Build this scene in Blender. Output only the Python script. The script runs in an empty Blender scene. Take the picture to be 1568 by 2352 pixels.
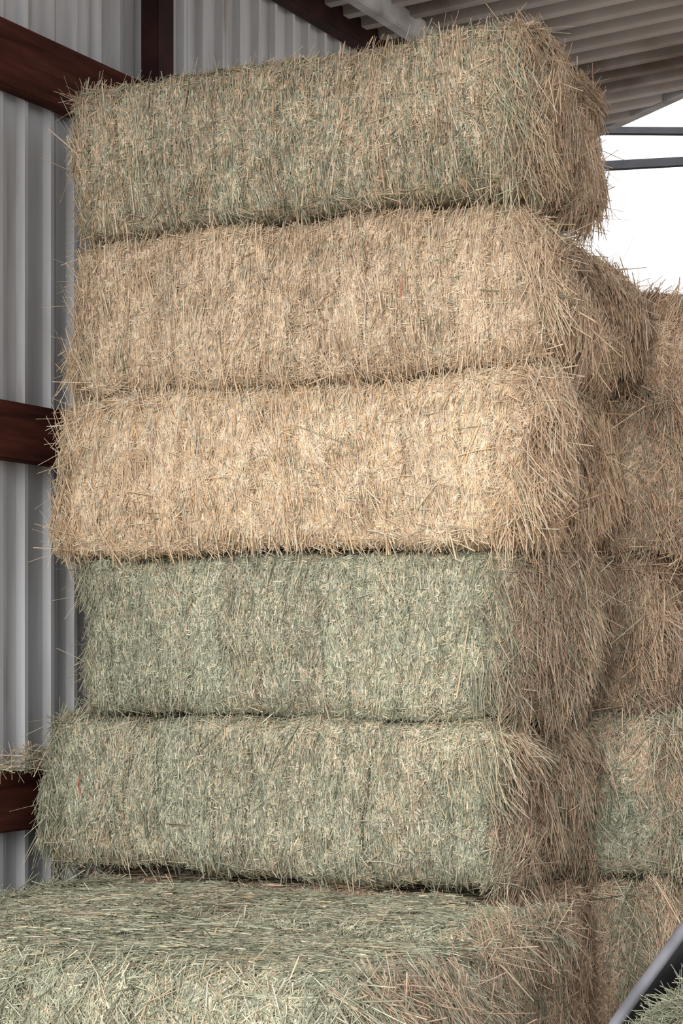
import bpy, math, numpy as np
from mathutils import Vector, Matrix
scene=bpy.context.scene
scene.view_settings.view_transform='Standard'
scene.view_settings.look='None'
EYE=1.40
TH=math.radians(27.0)
U=np.array([math.cos(TH),-math.sin(TH),0.]); V=np.array([math.sin(TH),math.cos(TH),0.]); Z=np.array([0,0,1.])
def lin(c):
    c=np.array(c,float)/255.; return np.where(c<=.04045,c/12.92,((c+.055)/1.055)**2.4)
def link(o): scene.collection.objects.link(o); return o

# ---------------------------------------------------------------- camera
cd=bpy.data.cameras.new("camera"); cam=link(bpy.data.objects.new("camera",cd))
cd.sensor_fit='VERTICAL'; cd.sensor_height=36; cd.lens=4650/2352*36; cd.shift_y=324/2352
cam.location=(0,0,EYE); cam.rotation_euler=(math.radians(90),0,0); cd.clip_end=200
scene.camera=cam

# ---------------------------------------------------------------- materials
def nmat(name,rough=.8,spec=.2,metal=0.):
    m=bpy.data.materials.new(name); m.use_nodes=True
    b=m.node_tree.nodes['Principled BSDF']
    b.inputs['Roughness'].default_value=rough
    b.inputs['Specular IOR Level'].default_value=spec
    b.inputs['Metallic'].default_value=metal
    return m,m.node_tree,b
def noise_mat(name,cols,scale=(1,1,1),nscale=5,rough=.8,spec=.2,metal=0.,bump=.0,detail=6,stops=None,bdist=.01):
    m,nt,b=nmat(name,rough,spec,metal); N=nt.nodes; Lk=nt.links
    tc=N.new('ShaderNodeTexCoord'); mp=N.new('ShaderNodeMapping'); mp.inputs['Scale'].default_value=scale
    nz=N.new('ShaderNodeTexNoise'); nz.inputs['Scale'].default_value=nscale; nz.inputs['Detail'].default_value=detail
    rp=N.new('ShaderNodeValToRGB')
    Lk.new(tc.outputs['Object'],mp.inputs[0]); Lk.new(mp.outputs[0],nz.inputs['Vector']); Lk.new(nz.outputs['Fac'],rp.inputs[0]); Lk.new(rp.outputs[0],b.inputs['Base Color'])
    k=len(cols); stops=stops or [.3+.4*i/(k-1) for i in range(k)]
    while len(rp.color_ramp.elements)<k: rp.color_ramp.elements.new(.5)
    for i,e in enumerate(rp.color_ramp.elements):
        e.position=stops[i]; e.color=(*lin(cols[i]),1)
    if bump>0:
        bp=N.new('ShaderNodeBump'); bp.inputs['Strength'].default_value=bump; bp.inputs['Distance'].default_value=bdist
        Lk.new(nz.outputs['Fac'],bp.inputs['Height']); Lk.new(bp.outputs[0],b.inputs['Normal'])
    return m
M_STRAW,nt,b=nmat("dry_straw",.65,.3)
at=nt.nodes.new('ShaderNodeAttribute'); at.attribute_name='straw_col'
nz=nt.nodes.new('ShaderNodeTexNoise'); nz.inputs['Scale'].default_value=60
tc=nt.nodes.new('ShaderNodeTexCoord'); nt.links.new(tc.outputs['Object'],nz.inputs['Vector'])
mr=nt.nodes.new('ShaderNodeMapRange'); mr.inputs[1].default_value=.3; mr.inputs[2].default_value=.7; mr.inputs[3].default_value=.82; mr.inputs[4].default_value=1.10
nt.links.new(nz.outputs['Fac'],mr.inputs[0])
mx=nt.nodes.new('ShaderNodeVectorMath'); mx.operation='SCALE'
nt.links.new(at.outputs['Color'],mx.inputs[0]); nt.links.new(mr.outputs[0],mx.inputs['Scale']); nt.links.new(mx.outputs[0],b.inputs['Base Color'])

# ---------------------------------------------------------------- straw mesh tools
class Acc:
    def __init__(s): s.v=[];s.q=[];s.c=[];s.n=0;s.m=[]
    def add(s,v,q,c,mi=0):
        s.v.append(v); s.q.append(q+s.n); s.c.append(c); s.n+=len(v); s.m.append(np.full(len(q),mi))
    def build(s,name,mats):
        v=np.concatenate(s.v); q=np.concatenate(s.q); c=np.concatenate(s.c)
        c=np.maximum(c,0); mxx=c.max(1,keepdims=True); c=c*np.minimum(1,.86/np.maximum(mxx,1e-6))
        me=bpy.data.meshes.new(name)
        me.vertices.add(len(v)); me.vertices.foreach_set('co',v.astype(np.float32).ravel())
        me.loops.add(q.size); me.loops.foreach_set('vertex_index',q.astype(np.int32).ravel())
        me.polygons.add(len(q)); me.polygons.foreach_set('loop_start',(np.arange(len(q))*4).astype(np.int32))
        for m in mats: me.materials.append(m)
        me.polygons.foreach_set('material_index',np.concatenate(s.m).astype(np.int32))
        me.update(calc_edges=True)
        a=me.color_attributes.new('straw_col','FLOAT_COLOR','POINT')
        a.data.foreach_set('color',np.concatenate([c,np.ones((len(c),1))],1).astype(np.float32).ravel())
        return me
def nrmz(a): return a/np.maximum(np.linalg.norm(a,axis=-1,keepdims=True),1e-9)
def chips(acc,p,d,n,L,w,col):
    s=nrmz(np.cross(d,n)); h=d*L[:,None]*.5; k=s*w[:,None]*.5
    v=np.stack([p-h-k,p-h+k,p+h+k*.7,p+h-k*.7],1).reshape(-1,3)
    q=np.arange(len(p)*4).reshape(-1,4)
    acc.add(v,q,np.repeat(col,4,0))
def stalks(acc,root,d,n,L,w,col,bend,rng):
    s=nrmz(np.cross(d,n)); t=nrmz(np.cross(s,d)); m=len(root)
    bd=nrmz(s*rng.normal(size=(m,1))+t*rng.normal(size=(m,1)))*(bend*L)[:,None]
    st=[]
    for f,tap in ((0,1.),(.5,.95),(1.,.7)):
        c=root+d*(L*f)[:,None]+bd*(1-(2*f-1)**2)
        for a in (0,2.094,4.188):
            st.append(c+(s*math.cos(a)+t*math.sin(a))*(w*tap*.5)[:,None])
    v=np.stack(st,1).reshape(-1,3)
    base=[]
    for seg in (0,1):
        for i in range(3):
            j=(i+1)%3; base.append([seg*3+i,seg*3+j,seg*3+3+j,seg*3+3+i])
    q=(np.arange(m)[:,None,None]*9+np.array(base)[None]).reshape(-1,4)
    acc.add(v,q,np.repeat(col,9,0))
GOLD=[lin(c) for c in [(245,221,188),(248,230,202),(239,211,176),(229,199,161),(250,239,216),(241,213,178)]]
TAN=[lin(c) for c in [(230,212,180),(238,224,196),(220,200,167),(204,184,151),(244,234,210),(224,204,171)]]
PINK=[lin(c) for c in [(234,210,180),(242,220,192),(224,198,166),(208,182,150),(246,230,206),(228,204,172)]]
GRN=[lin(c) for c in [(184,185,160),(166,168,144),(202,201,176),(140,144,121),(210,207,180),(173,175,151)]]
BRN=[lin(c) for c in [(216,188,160),(200,171,144),(228,202,174),(182,154,130),(234,210,182),(210,181,154)]]
GOLD,TAN,PINK,GRN,BRN=map(np.array,(GOLD,TAN,PINK,GRN,BRN))

def snoise(rng,scale,K=10):
    k=rng.normal(size=(K,3))*np.array(scale); ph=rng.uniform(0,6.28,K)
    return lambda p: np.sin(p@k.T+ph).sum(1)/math.sqrt(K)

def make_bale(label,front_right,zb,L,W,H,seed,dry,green,brown_end=.85,n=1.0,yaw=0.,roll=0.,r=.055,fr=1.,edge_green=0.,bulge=.012,flare=0.,topn=1.,endlong=1.,patch=.12,rag=1.,dark=1.,
              sig=.18,wildf=.16,slen=.036,sw=.0022,sn=1.,cn=1.,sag=0.,bnear=0.,stray=0,tuft=0,end_shade=.82,group="stacked hay bales"):
    rng=np.random.default_rng(seed)
    half=np.array([L/2,W/2,H/2])
    lo0=snoise(rng,(4,4,6)); lo=snoise(rng,(10,10,10)); mid=snoise(rng,(26,26,26)); hi=snoise(rng,(75,75,40))
    gn=snoise(rng,(14,14,9)); gn2=snoise(rng,(70,70,10)); on=snoise(rng,(12,12,12)); on2=snoise(rng,(40,40,30)); dn=snoise(rng,(45,45,25)); rn=snoise(rng,(7,7,7))
    nf=int(L/.085); fo=rng.normal(0,1,nf+2); fcol=rng.normal(0,1,nf+2)
    def flk(p):
        x=(p[:,0]/L+.5)*nf+lo(p)*.25; i=np.clip(x.astype(int),0,nf); return i,x-i
    def surf(q):
        rr=r*(1+.30*np.tanh(rn(q)))[:,None]*(1+.35*np.clip((q[:,:1]/half[0]-.75)/.25,0,1))
        rr=np.minimum(rr,min(half)*.8)
        inner=np.clip(q,-(half-rr),half-rr)
        d=nrmz(q-inner); p=inner+d*rr
        i,f=flk(p)
        fl=fo[i]*.004-.008*np.exp(-np.minimum(f,1-f)**2/.008)
        fl=np.where(np.abs(d[:,0])>.7,0,fl)
        bl=bulge*(1-(p[:,2]/half[2])**2)*np.abs(d[:,:2]).max(1)
        er=1+1.5*(np.clip(np.abs(d[:,0])-.2,0,.6)/.6)
        disp=(lo0(p)*.009+lo(p)*.007)*rag*er*.8+mid(p)*.006*er+hi(p)*.0022+fl+bl
        disp=np.where(np.abs(d[:,2])>.6,disp*.7-.002,disp)
        p=p+d*disp[:,None]
        if flare: p[:,0]*=1+flare*np.clip(-p[:,2]/half[2],0,1)*(p[:,0]<0)
        if sag:
            p=p.copy(); f=np.clip((p[:,0]/half[0]-.55)/.45,0,1)*np.clip(p[:,1]/half[1]*.5+.6,0,1)*np.clip(p[:,2]/half[2]*.5+.5,0,1)
            p[:,2]-=sag*f
        return p,d
    acc=Acc()
    def isend_(d): return (d[:,0]+rng.normal(0,.25,len(d)))>.62
    def colour(p,d,ends):
        m=len(p)
        if bnear: ends=ends|(rng.random(m)<np.clip((p[:,0]/half[0]-(1-bnear))/bnear,0,1)*.85)
        ge=edge_green*(np.clip((-p[:,2]/half[2]+.1)/1.1,0,1)+.2*np.clip((p[:,2]/half[2]-.8)/.2,0,1))*(~ends)
        g1=min(1,green*4); i,_=flk(p)
        pg=np.clip(green+patch*gn(p)*g1+.10*gn2(p)*g1+.06*fcol[i]*g1+ge-(ends*.6 if green<.9 else 0),.02,.96)
        pb=np.where(ends,brown_end,.05)
        isg=rng.random(m)<pg; isb=(rng.random(m)<pb)&~isg
        c=dry[rng.integers(0,len(dry),m)]
        c=np.where(isb[:,None],BRN[rng.integers(0,6,m)],c); c=np.where(isg[:,None],GRN[rng.integers(0,6,m)],c)
        dk=rng.random(m)<.10
        c=c*rng.uniform(.8,1.1,(m,1))*np.where(ends,end_shade,1.)[:,None]*np.where(dk,.6,1.)[:,None]*dark*(1+.07*dn(p)+.05*lo(p)+.05*fcol[i])[:,None]  # straw on the right ends is multiplied darker: painted-in shade
        return c
    def grid(ax,sg,st=.014):
        o=[i for i in range(3) if i!=ax]
        na,nb=max(2,int(2*half[o[0]]/st)),max(2,int(2*half[o[1]]/st))
        A,B=np.meshgrid(np.linspace(-half[o[0]],half[o[0]],na+1),np.linspace(-half[o[1]],half[o[1]],nb+1),indexing='ij')
        q=np.zeros((A.size,3)); q[:,o[0]]=A.ravel(); q[:,o[1]]=B.ravel(); q[:,ax]=sg*half[ax]
        idx=np.arange(A.size).reshape(na+1,nb+1)
        F=np.stack([idx[:-1,:-1],idx[1:,:-1],idx[1:,1:],idx[:-1,1:]],-1).reshape(-1,4)
        if (sg>0)==(ax==1): F=F[:,::-1]
        return q,F
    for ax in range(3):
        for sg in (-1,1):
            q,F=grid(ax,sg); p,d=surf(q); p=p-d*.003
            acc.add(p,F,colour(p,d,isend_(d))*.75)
    A_f=L*H/.5; A_t=L*W/.66; A_e=W*H/.226
    faces=[(1,-1,38000*A_f*cn,13000*A_f*sn,'f'),(0,1,6500*A_e,7500*A_e,'e'),(0,-1,2000*A_e,5000*A_e,'e'),
           (2,1,8000*A_t*topn,5000*A_t*topn,'t'),(2,-1,700,900,'t'),(1,1,900,1500,'f')]
    for ax,sg,nc,ns,kind in faces:
        if ax==1 and sg==-1: nc*=fr; ns*=fr
        for isst,cnt in ((0,nc),(1,ns)):
            m=int(cnt*n); q=rng.uniform(-1,1,(m,3))*half; q[:,ax]=sg*half[ax]
            if isst and kind!='t':
                e=rng.random(m)<.08; q[e,2]=np.sign(q[e,2])*half[2]*rng.uniform(.85,1,e.sum())
            p,d=surf(q); ends=isend_(d)
            pref=np.zeros((m,3))
            if kind=='t': pref[:,1]=.4; pref[:,0]=1
            else: pref[:,2]=1
            t=nrmz(pref-d*(pref*d).sum(1,keepdims=True)+1e-4); s=np.cross(d,t)
            sg_={'f':sig,'e':.5,'t':.9}[kind]
            # front stalks get progressively wilder toward the right corner
            rgt=np.clip((p[:,0]/half[0]-.8)/.2,0,1)*(kind=='f')
            ang=rng.normal(0,1,m)*(sg_+.3*rgt)+on(p)*(.10 if kind=='f' else .3)+on2(p)*sig*.8
            nearedge=(np.abs(p[:,2])/half[2]>.80)
            wf={'f':wildf,'e':.3,'t':.45}[kind]
            wild=rng.random(m)<(wf if isst else .45)
            ang=np.where(wild,rng.uniform(-1.57,1.57,m),ang)
            if kind!='t':
                al=nearedge&(rng.random(m)<.66); ang=np.where(al,1.57*np.sign(rng.normal(size=m))+rng.normal(0,.5,m),ang)
            td=t*np.cos(ang)[:,None]+s*np.sin(ang)[:,None]; td*=np.where(rng.random(m)<.5,1,-1)[:,None]
            col=colour(p,d,ends)
            if not isst:
                nn=nrmz(d+rng.normal(0,.22,(m,3)))
                chips(acc,p+d*rng.uniform(-.001,.0055,m)[:,None],nrmz(td+d*rng.normal(0,.08,(m,1))),nn,
                      rng.uniform(.005,.024,m),rng.uniform(.001,.0036,m),col*.98)
            else:
                ae=(np.abs(p)/half)>.88
                edge=ae.sum(1)>=2
                vedge=edge&ae[:,0]
                lift=np.abs(rng.normal(0,.025,m))
                lift=np.where(kind=='e',np.abs(rng.normal(0,.18,m)),lift)
                lift=np.where(edge,np.abs(rng.normal(0,.12,m)),lift)
                lift=np.where(vedge,np.abs(rng.normal(0,.28,m)),lift)
                so=rng.random(m)<({'f':.005,'e':.05,'t':.010}[kind]); lift=np.where(so,rng.uniform(.3,1.1,m),lift)
                if kind=='e' : td=np.where((rng.random(m)<.55)[:,None]&(td[:,2:3]>0),-td,td)
                dd=nrmz(td*np.cos(lift)[:,None]+d*np.sin(lift)[:,None])
                Ls=np.clip(rng.lognormal(math.log(slen),.6,m),.010,.17)
                if kind=='e': Ls=np.clip(rng.lognormal(math.log(.046),.6,m),.012,.19)*endlong
                if kind=='t': Ls=Ls*.85
                Ls=np.where(edge&~vedge,Ls*.7,Ls)
                big=(rng.random(m)<({'f':.012,'e':.04,'t':0}[kind]))&~edge; Ls=np.where(big,rng.uniform(.10,.22,m),Ls)
                wd=np.clip(rng.lognormal(math.log(sw),.38,m),.0010,.0045)
                root=p-dd*(Ls*np.where(so|edge,.38,.5))[:,None]+d*(.0003+.002*rng.random(m))[:,None]
                stalks(acc,root,dd,d,Ls,wd,col*1.08,rng.uniform(0,.05,m),rng)
    if tuft:
        c0=rng.uniform(-1,1,(tuft,3))*half; isend=rng.random(tuft)<.88
        c0[:,0]=np.where(isend,half[0],half[0]*rng.uniform(.86,1,tuft)); c0[:,1]=np.where(isend,c0[:,1],-half[1])
        cnt=26; q=np.repeat(c0,cnt,0)+rng.normal(0,.022,(tuft*cnt,3)); q=np.clip(q,-half,half)
        p,d=surf(q); dirs=np.repeat(nrmz(np.stack([rng.normal(.25,.2,tuft),rng.normal(0,.4,tuft),-np.ones(tuft)*1.0],1)),cnt,0)+rng.normal(0,.16,(tuft*cnt,3))
        dirs=nrmz(dirs-d*(dirs*d).sum(1,keepdims=True)*.8+d*.10); m=len(p); Ls=rng.uniform(.05,.16,m)
        stalks(acc,p-dirs*(Ls*.35)[:,None]+d*(.004+.012*rng.random(m))[:,None],dirs,d,Ls,rng.uniform(.0013,.0032,m),colour(p,d,np.repeat(isend,cnt))*1.1,rng.uniform(0,.1,m),rng)
    if stray:
        q=rng.uniform(-1,1,(stray,3))*half; q[:,0]=-half[0]; q[:,1]=np.minimum(q[:,1],0); p,d=surf(q)
        dd=nrmz(np.stack([-np.ones(stray),rng.normal(-.8,.4,stray),rng.normal(.15,.6,stray)],1))
        stalks(acc,p-dd*.03,dd,nrmz(d+.01),rng.uniform(.08,.20,stray),rng.uniform(.0012,.0022,stray),colour(p,d,d[:,0]>5),rng.uniform(0,.08,stray),rng)
    me=acc.build("hay_bale",[M_STRAW])
    o=link(bpy.data.objects.new("hay_bale",me))
    yw=-TH+math.radians(yaw)
    u=np.array([math.cos(yw),math.sin(yw)]); vv=np.array([-math.sin(yw),math.cos(yw)])
    c=np.array(front_right)-u*L/2+vv*W/2
    o.location=(c[0],c[1],zb+H/2); o.rotation_euler=(0,math.radians(roll),yw)
    o["label"]=label; o["category"]="hay bale"; o["group"]=group
    return o

A0=np.array([.4185,4.68]); u2=U[:2]; v2=V[:2]
zb=[.002,.417,.832,1.234,1.646,2.054,2.468]
def A(du=0,dv=0): return A0+u2*du+v2*dv
top=make_bale("mixed green and tan hay bale topping the stack",A(-.01),zb[6],1.24,.57,.395,11,PINK,.38,n=1.1,edge_green=.22,patch=.13,r=.07,yaw=.5,roll=-1.0,rag=1.8,slen=.042,sw=.0020,sig=.14,tuft=60,stray=8,wildf=.2,dark=.94)
l2=make_bale("pale tan straw bale under the topmost bale",A(.09),zb[5],1.37,.61,.418,12,PINK,.04,n=1.1,r=.095,yaw=-.5,roll=-.3,edge_green=.03,rag=2.0,slen=.046,sw=.0021,sig=.13,dark=1.03,sag=.12,tuft=60,stray=18,wildf=.22)
l3=make_bale("bright golden straw bale with shaggy ends",A(.03,-.01),zb[4],1.34,.61,.417,13,GOLD,.03,n=1.15,r=.08,flare=.03,endlong=1.1,rag=1.9,slen=.049,sw=.0024,sig=.22,wildf=.3,dark=1.10,brown_end=.8,tuft=60,stray=16)
l4=make_bale("grey-green hay bale beneath golden straw bale",A(-.015,.02),zb[3],1.215,.60,.415,14,TAN,.78,n=1.15,r=.06,patch=.08,slen=.032,sw=.0018,sn=.7,cn=1.2,wildf=.3,sig=.2,rag=1.5,tuft=55,stray=8,dark=.92)
l5=make_bale("grey-green hay bale resting on the lowest layers",A(-.03),zb[2],1.295,.60,.41,15,TAN,.72,n=1.1,r=.075,patch=.11,rag=1.8,slen=.035,sw=.0020,sn=.75,cn=1.2,wildf=.3,sig=.2,tuft=55,stray=16,dark=.93)
a6=make_bale("green hay bale supporting the tall stack",A(-.02,.0),zb[1],1.25,.58,.41,16,BRN,.35,n=.6,fr=.1,dark=.9)
a7=make_bale("green hay bale on the barn floor",A(-.02,.0),zb[0],1.25,.56,.41,17,TAN,.5,n=.3,fr=.1,dark=.9)
lb=["slumped tan straw bale behind the tall stack","tan straw bale in the rear column","tan hay bale in the rear column","green hay bale in the rear column","brown and green hay bale in the rear column","hay bale at the base of the rear column"]  # rear bales above the base: brown palette and dark factor paint in shade
make_bale(lb[0],A(.38,.54),zb[5]-.005,1.24,.56,.345,21,BRN,.06,n=1.1,roll=10,brown_end=.6,r=.11,rag=3.0,yaw=-6,endlong=1.7,sag=.14,sig=.5,wildf=.4,slen=.06,sw=.0024,dark=.96,tuft=160,end_shade=.92,topn=1.6)
make_bale(lb[1],A(.22,.54),zb[4],1.22,.56,.41,22,BRN,.12,n=.9,r=.045,rag=2.2,endlong=1.5,yaw=3,sig=.4,slen=.055,sw=.0023,dark=.93,tuft=150,end_shade=.92)
make_bale(lb[2],A(.14,.54),zb[3],1.22,.56,.41,23,BRN,.2,n=.9,r=.045,rag=2.0,endlong=1.3,yaw=-2,sig=.4,slen=.055,sw=.0023,dark=.91,tuft=150,end_shade=.92)
make_bale(lb[3],A(.26,.54),zb[2],1.22,.56,.41,24,BRN,.6,n=.9,r=.05,rag=2.4,yaw=4,sig=.5,slen=.05,dark=.88,patch=.35,tuft=150,end_shade=.92)
make_bale(lb[4],A(.16,.54),zb[1],1.22,.56,.405,25,BRN,.4,n=.8,r=.05,rag=2.4,sig=.5,slen=.05,dark=.87,patch=.3,tuft=120,end_shade=.92)
make_bale(lb[5],A(.12,.565),zb[0],1.22,.56,.41,26,PINK,.4,n=.4)
f6c=np.array([.19,3.475])-u2*.11-v2*.07; m6c=f6c+v2*.67-u2*.10
m6=make_bale("long grey-green hay bale forming the step",m6c,zb[1],1.28,.56,.412,31,TAN,.82,n=.9,fr=.15,topn=3.0,brown_end=.85,patch=.12,rag=.9,bnear=.14,dark=.96)
f6=make_bale("green hay bale with pale straw, lowest step",f6c,zb[1],1.38,.66,.415,32,TAN,.80,n=1.1,topn=3.0,brown_end=.95,patch=.12,rag=1.1,r=.09,wildf=.7,sig=.6,sag=.04,bnear=.18,tuft=70,dark=.93,slen=.042)
make_bale("hay bale on the floor under the step",m6c,zb[0],1.30,.55,.41,33,TAN,.5,n=.4,fr=.15)
make_bale("hay bale on the floor beneath lowest step",f6c,zb[0],1.27,.62,.41,34,BRN,.4,n=.5,dark=.88)

# ---------------------------------------------------------------- barn shell
def mesh_obj(name,verts,faces,mat,smooth=False):
    me=bpy.data.meshes.new(name); me.from_pydata([tuple(map(float,v)) for v in verts],[],faces); me.update()
    if mat: me.materials.append(mat)
    if smooth: me.polygons.foreach_set('use_smooth',[True]*len(me.polygons))
    return link(bpy.data.objects.new(name,me))
M_WALL=noise_mat("painted_metal_wall",[(146,136,126),(188,188,190),(202,203,206),(212,214,217)],(5,5,.6),3,.5,.35,.0,stops=[.25,.38,.52,.7],detail=10)
M_ROOF=noise_mat("painted_metal_roof",[(110,98,90),(168,162,158),(204,200,198)],(1,1,1),1.6,.5,.3,stops=[.3,.45,.7])
M_WOOD=noise_mat("stained_timber",[(52,28,23),(76,40,33),(96,54,45)],(1.5,5,14),3,.85,.1,bump=.3,stops=[.3,.5,.75])
M_RED=noise_mat("rust_red_steel",[(30,16,15),(44,23,21),(60,33,29)],(2,2,2),4,.7,.2)
M_STEEL=noise_mat("grey_steel",[(136,134,134),(172,172,174),(194,194,196)],(2,2,2),4,.5,.4)
M_DSTEEL=noise_mat("dark_steel",[(40,40,46),(60,60,66)],(2,2,2),4,.5,.4)
M_DIRT=noise_mat("pale_ground",[(150,140,128),(184,174,162),(204,196,186)],(1,1,1),2,.95,.1,bump=.4)
def profile(length,pitch,top,slope,h):
    pts=[];x=0
    while x<length:
        pts+= [(x,0),(x+pitch-top-2*slope,0),(x+pitch-top-slope,h),(x+pitch-slope,h)]; x+=pitch
    pts.append((x,0)); return pts
def wp(t,d,z):
    Y=3.0; base=np.array([math.tan(TH)*Y-3.65,Y,0])
    return base+V*t+U*d+Z*z
WT=EYE+2.26
tY=lambda Y:(Y-3.0)/V[1]
tend=tY(9.05)
pts=[];x=0
while x<tend:
    for (w_,h_,f_) in ((.016,.026,.100),(.006,.006,.032),(.016,.026,.046)):
        pts+=[(x,0),(x+f_,0),(x+f_+.003,h_),(x+f_+.003+w_,h_)]; x+=f_+.006+w_
pts.append((x,0))
vs=[];fs=[]
for (x,h) in pts: vs+= [wp(x,h-.029,0),wp(x,h-.029,WT+.05)]
for i in range(len(pts)-1): fs.append((2*i,2*i+2,2*i+3,2*i+1))
w=mesh_obj("wall_left",vs,fs,M_WALL); w["kind"]="structure"
def box_between(name,o,ax,ay,az,mat,bev=.004):
    import bmesh
    o,ax,ay,az=map(lambda a:np.array(a,float),(o,ax,ay,az))
    lens=[np.linalg.norm(a) for a in (ax,ay,az)]
    bm=bmesh.new(); bmesh.ops.create_cube(bm,size=1)
    for v in bm.verts: v.co=Vector((v.co.x*lens[0],v.co.y*lens[1],v.co.z*lens[2]))
    if bev: bmesh.ops.bevel(bm,geom=bm.edges[:],offset=bev,segments=2,affect='EDGES')
    me=bpy.data.meshes.new(name); bm.to_mesh(me); bm.free(); me.materials.append(mat)
    ob=link(bpy.data.objects.new(name,me))
    R=Matrix([ax/lens[0],ay/lens[1],az/lens[2]]).transposed().to_4x4()
    c=o+(ax+ay+az)/2; R.translation=Vector(c); ob.matrix_world=R
    return ob
def lab(o,l,c,g=None):
    o["label"]=l; o["category"]=c
    if g: o["group"]=g
for (z1,z2) in ((1.495,1.672),(.512,.667),(-.473,-.313)):
    g=box_between("wall_girt",wp(0,.0,EYE+z1),V*(tend-.1),U*.045,Z*(z2-z1),M_WOOD)
    lab(g,"dark red-brown timber girt along corrugated wall","beam","wall girts")
tp=tY(6.0)-.08
g=box_between("post",wp(tp,.048,0),V*.09,U*.06,Z*(WT-.06),M_RED); lab(g,"dark rust-red post against corrugated wall","post")
g=box_between("eave_beam",wp(0,.0,WT-.10),V*(tend-.1),U*.06,Z*.09,M_RED); lab(g,"dark red beam where wall meets roof","beam")
g=box_between("roof_purlin",wp(0,.20,WT-.09),V*(tend-.1),U*.05,Z*.08,M_STEEL); lab(g,"pale grey steel purlin beneath the roof","beam")
import bmesh
P1=np.array([1.147,8.66,2.281+EYE]); P2=np.array([1.380,8.187,2.306+EYE])
rp=profile(tend+.2,.14,.045,.006,.045)
vs=[];fs=[]
for (x,h) in rp:
    for d in (-.1,6.5): vs.append(wp(x,d,WT+.06*d-h))
for i in range(len(rp)-1): fs.append((2*i,2*i+1,2*i+3,2*i+2))
roof=mesh_obj("ceiling",vs,fs,M_ROOF); roof["kind"]="structure"
bm=bmesh.new(); bm.from_mesh(roof.data)
ed=P2-P1; nrm=np.array([-ed[1],ed[0],0]); 
if nrm@(np.array([0,4,0])-P1)>0: nrm=-nrm
bmesh.ops.bisect_plane(bm,geom=bm.verts[:]+bm.edges[:]+bm.faces[:],plane_co=Vector(P1),plane_no=Vector(nrm),clear_outer=True)
bm.to_mesh(roof.data); bm.free()
eu=ed/np.linalg.norm(ed); en=nrmz(nrm)
g=box_between("roof_edge_beam",P1-eu*.45-Z*.095-en*.03,eu*5.6,en*.06,Z*.09,M_STEEL); lab(g,"grey steel beam along the roof edge","beam")
g=box_between("steel_rail",(0.6,9.3,EYE+2.40),(2.4,0,-.03),(0,.04,0),(0,0,.030),M_DSTEEL,0); lab(g,"thin dark steel rail across the open side","rail","open side rails")
g=box_between("steel_rail",(0.6,9.3,EYE+2.125),(2.4,0,.26),(0,.04,0),(0,0,.038),M_DSTEEL,0); lab(g,"dark steel rail across the open side","rail","open side rails")
for x in (.62,2.95):
    g=box_between("rail_post",(x,9.34,0),(.07,0,0),(0,.07,0),(0,0,EYE+2.6),M_DSTEEL,0); lab(g,"dark steel post carrying open side rails","post","rail posts")
g=box_between("dark_shed",(.9,12.0,0),(4,0,0),(0,2.0,0),(0,0,EYE+2.13),M_RED,.02); lab(g,"low dark shed beyond the open side","shed")
g=mesh_obj("floor",[(-30,-30,0),(30,-30,0),(30,40,0),(-30,40,0)],[(0,1,2,3)],M_DIRT); g["kind"]="structure"

def loose(label,origin,ax,ay,h,n,seed,pal,green,lmax=.10,sd=.38,dark=1.,zs=.35):
    rng=np.random.default_rng(seed); acc=Acc()
    a=rng.normal(0,sd,n).clip(-1,1); b_=rng.normal(0,.4,n).clip(-1,1)
    hh=h*np.maximum(0,1-a**2-.6*b_**2)*rng.random(n)**1.5
    p=np.array(origin)+a[:,None]*np.array(ax)+b_[:,None]*np.array(ay)+Z*hh[:,None]
    d=rng.normal(size=(n,3)); d[:,2]*=zs; d=nrmz(d)
    c=np.where((rng.random(n)<green)[:,None],GRN[rng.integers(0,6,n)],pal[rng.integers(0,6,n)])*dark
    L=rng.uniform(.02,lmax,n)
    stalks(acc,p-d*L[:,None]/2,d,np.tile(Z,(n,1))+1e-3,L,rng.uniform(.0014,.003,n),c,rng.uniform(0,.1,n),rng)
    o=link(bpy.data.objects.new("loose_hay",acc.build("loose_hay",[M_STRAW])))
    o["label"]=label; o["category"]="hay"; o["kind"]="stuff"; return o
tg=tY(5.55)
loose("loose green hay caught on timber girt",wp(tg,.075,EYE-.313+.004),V*.5,U*.02,.07,650,51,TAN,.4,.10,.6,1.,.6)

# ---------------------------------------------------------------- wheelbarrow
M_BLACK=noise_mat("black_plastic",[(24,24,26),(40,40,44)],(1,1,1),6,.45,.4)
M_RIM=noise_mat("worn_grey_metal",[(104,104,110),(146,146,154)],(1,1,1),8,.4,.5)
M_RUB=noise_mat("black_rubber",[(12,12,12),(24,24,24)],(1,1,1),6,.8,.2)
a=nrmz(np.array([.148,.10,.164])); b0=np.array([.8,-.4,-.4]); b_=nrmz(b0-a*(a@b0)); nn=-np.cross(a,b_)
ctr=np.array([.706,4.1,.858])+b_*.33-a*.02
def loop(ha,hb,off,k=64,e=.35):
    r=[]
    for i in range(k):
        t=2*math.pi*i/k; c,s=math.cos(t),math.sin(t)
        r.append(ctr+a*ha*math.copysign(abs(c)**e,c)+b_*hb*math.copysign(abs(s)**e,s)+nn*off)
    return r
vs=[];fs=[];k=64
for (ha,hb,off) in ((.46,.33,0),(.43,.31,-.06),(.38,.27,-.15),(.31,.21,-.22),(.15,.1,-.235)): vs+=loop(ha,hb,off)
for j in range(4):
    for i in range(k): fs.append((j*k+i,j*k+(i+1)%k,(j+1)*k+(i+1)%k,(j+1)*k+i))
fs.append(tuple(range(4*k,5*k)))
root=link(bpy.data.objects.new("wheelbarrow",None)); root.location=(float(ctr[0]),float(ctr[1])+.2,0)
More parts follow.
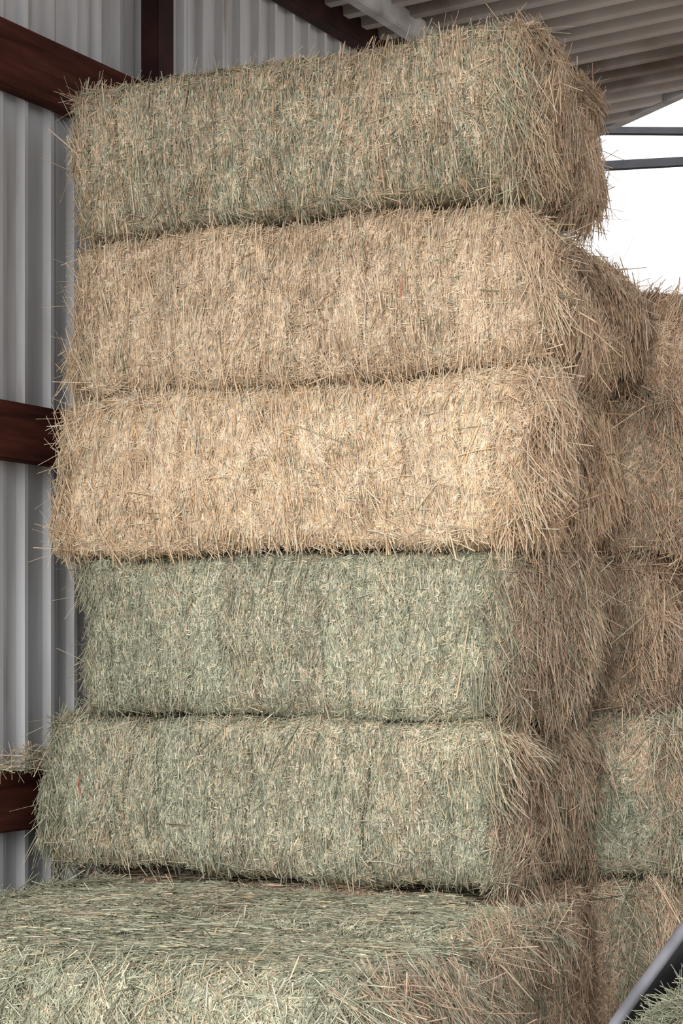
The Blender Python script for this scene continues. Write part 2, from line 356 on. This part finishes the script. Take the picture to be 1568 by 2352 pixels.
lab(root,"black wheelbarrow tub with grey metal rim holding hay","wheelbarrow")
bpy.context.view_layer.update()
def child(o,p): o.parent=p; o.matrix_parent_inverse=Matrix.Translation(-p.location)
tray=mesh_obj("tray",vs,fs,M_BLACK,True); md=tray.modifiers.new("s",'SOLIDIFY'); md.thickness=.006; child(tray,root)
def tube(name,pts,rad,mat,cyc=False):
    cu=bpy.data.curves.new(name,'CURVE'); cu.dimensions='3D'; sp=cu.splines.new('POLY'); sp.points.add(len(pts)-1)
    for i,p in enumerate(pts): sp.points[i].co=(*map(float,p),1)
    sp.use_cyclic_u=cyc; cu.bevel_depth=rad; cu.bevel_resolution=4; cu.materials.append(mat)
    tmp=bpy.data.objects.new("t",cu); scene.collection.objects.link(tmp); bpy.context.view_layer.update()
    me=bpy.data.meshes.new_from_object(tmp.evaluated_get(bpy.context.evaluated_depsgraph_get()))
    bpy.data.objects.remove(tmp); me.polygons.foreach_set('use_smooth',[True]*len(me.polygons))
    return link(bpy.data.objects.new(name,me))
rim=tube("rim",loop(.46,.33,0),.0125,M_RIM,True); child(rim,root)
for s in (-1,1):
    e=ctr+b_*.2*s-nn*.2
    lg=tube("leg",[e+a*.1,np.array([e[0],e[1]+.12,.015])],.014,M_DSTEEL); child(lg,root)
    hd=tube("handle",[ctr+b_*.2*s-nn*.2-a*.2,ctr+b_*.22*s-nn*.1+a*.75],.015,M_DSTEEL); child(hd,root)
wc=ctr-a*.42-nn*.22; wc[2]=.16
wh=tube("wheel",[wc+np.array([0,math.cos(t)*.13,math.sin(t)*.13]) for t in np.linspace(0,6.283,33)[:-1]],.03,M_RUB,True); child(wh,root)
loose("loose green hay lying in black tub",(.755,3.98,.645),np.array([.24,0,.06]),np.array([0,.14,0]),.12,9500,52,GRN,.9,.15,.5,.95,.55)

M_TW=noise_mat("red_twine",[(180,100,84),(200,130,110)],(1,1,1),20,.7,.2)
def twine(bale,pts):
    inv=bale.matrix_world.inverted()
    o=tube("twine",[np.array(inv@Vector(p)) for p in pts],.0016,M_TW); o.parent=bale; o["label"]="short red twine scrap"
bpy.context.view_layer.update()
def onfront(px,py,dv=-.036):
    k=(px-784)/4650; P0=A0+v2*dv
    Y=(P0@v2)/(k*v2[0]+v2[1]); return (k*Y,Y,EYE+(1500-py)/4650*Y)
twine(l2,[onfront(916,640),onfront(922,662),onfront(917,684)])
twine(l5,[onfront(184,1780),onfront(178,1805),onfront(188,1830)])

# ---------------------------------------------------------------- light
wd=bpy.data.worlds.new("overcast"); scene.world=wd; wd.use_nodes=True
nt=wd.node_tree; bg=nt.nodes['Background']; bg.inputs[0].default_value=(.97,.98,1,1)
tc=nt.nodes.new('ShaderNodeTexCoord'); sx=nt.nodes.new('ShaderNodeSeparateXYZ'); mr=nt.nodes.new('ShaderNodeMapRange')
nt.links.new(tc.outputs['Generated'],sx.inputs[0]); nt.links.new(sx.outputs['X'],mr.inputs[0])
mr.inputs[1].default_value=.3; mr.inputs[2].default_value=.9; mr.inputs[3].default_value=1.75; mr.inputs[4].default_value=1.0
nt.links.new(mr.outputs[0],bg.inputs[1])
sd=bpy.data.lights.new("soft_daylight",'SUN'); so=link(bpy.data.objects.new("soft_daylight",sd))
sd.energy=2.4; sd.angle=math.radians(45); sd.color=(1,.975,.94)
dirv=Vector((.43,.86,-.34)); so.rotation_euler=dirv.to_track_quat('-Z','Y').to_euler()
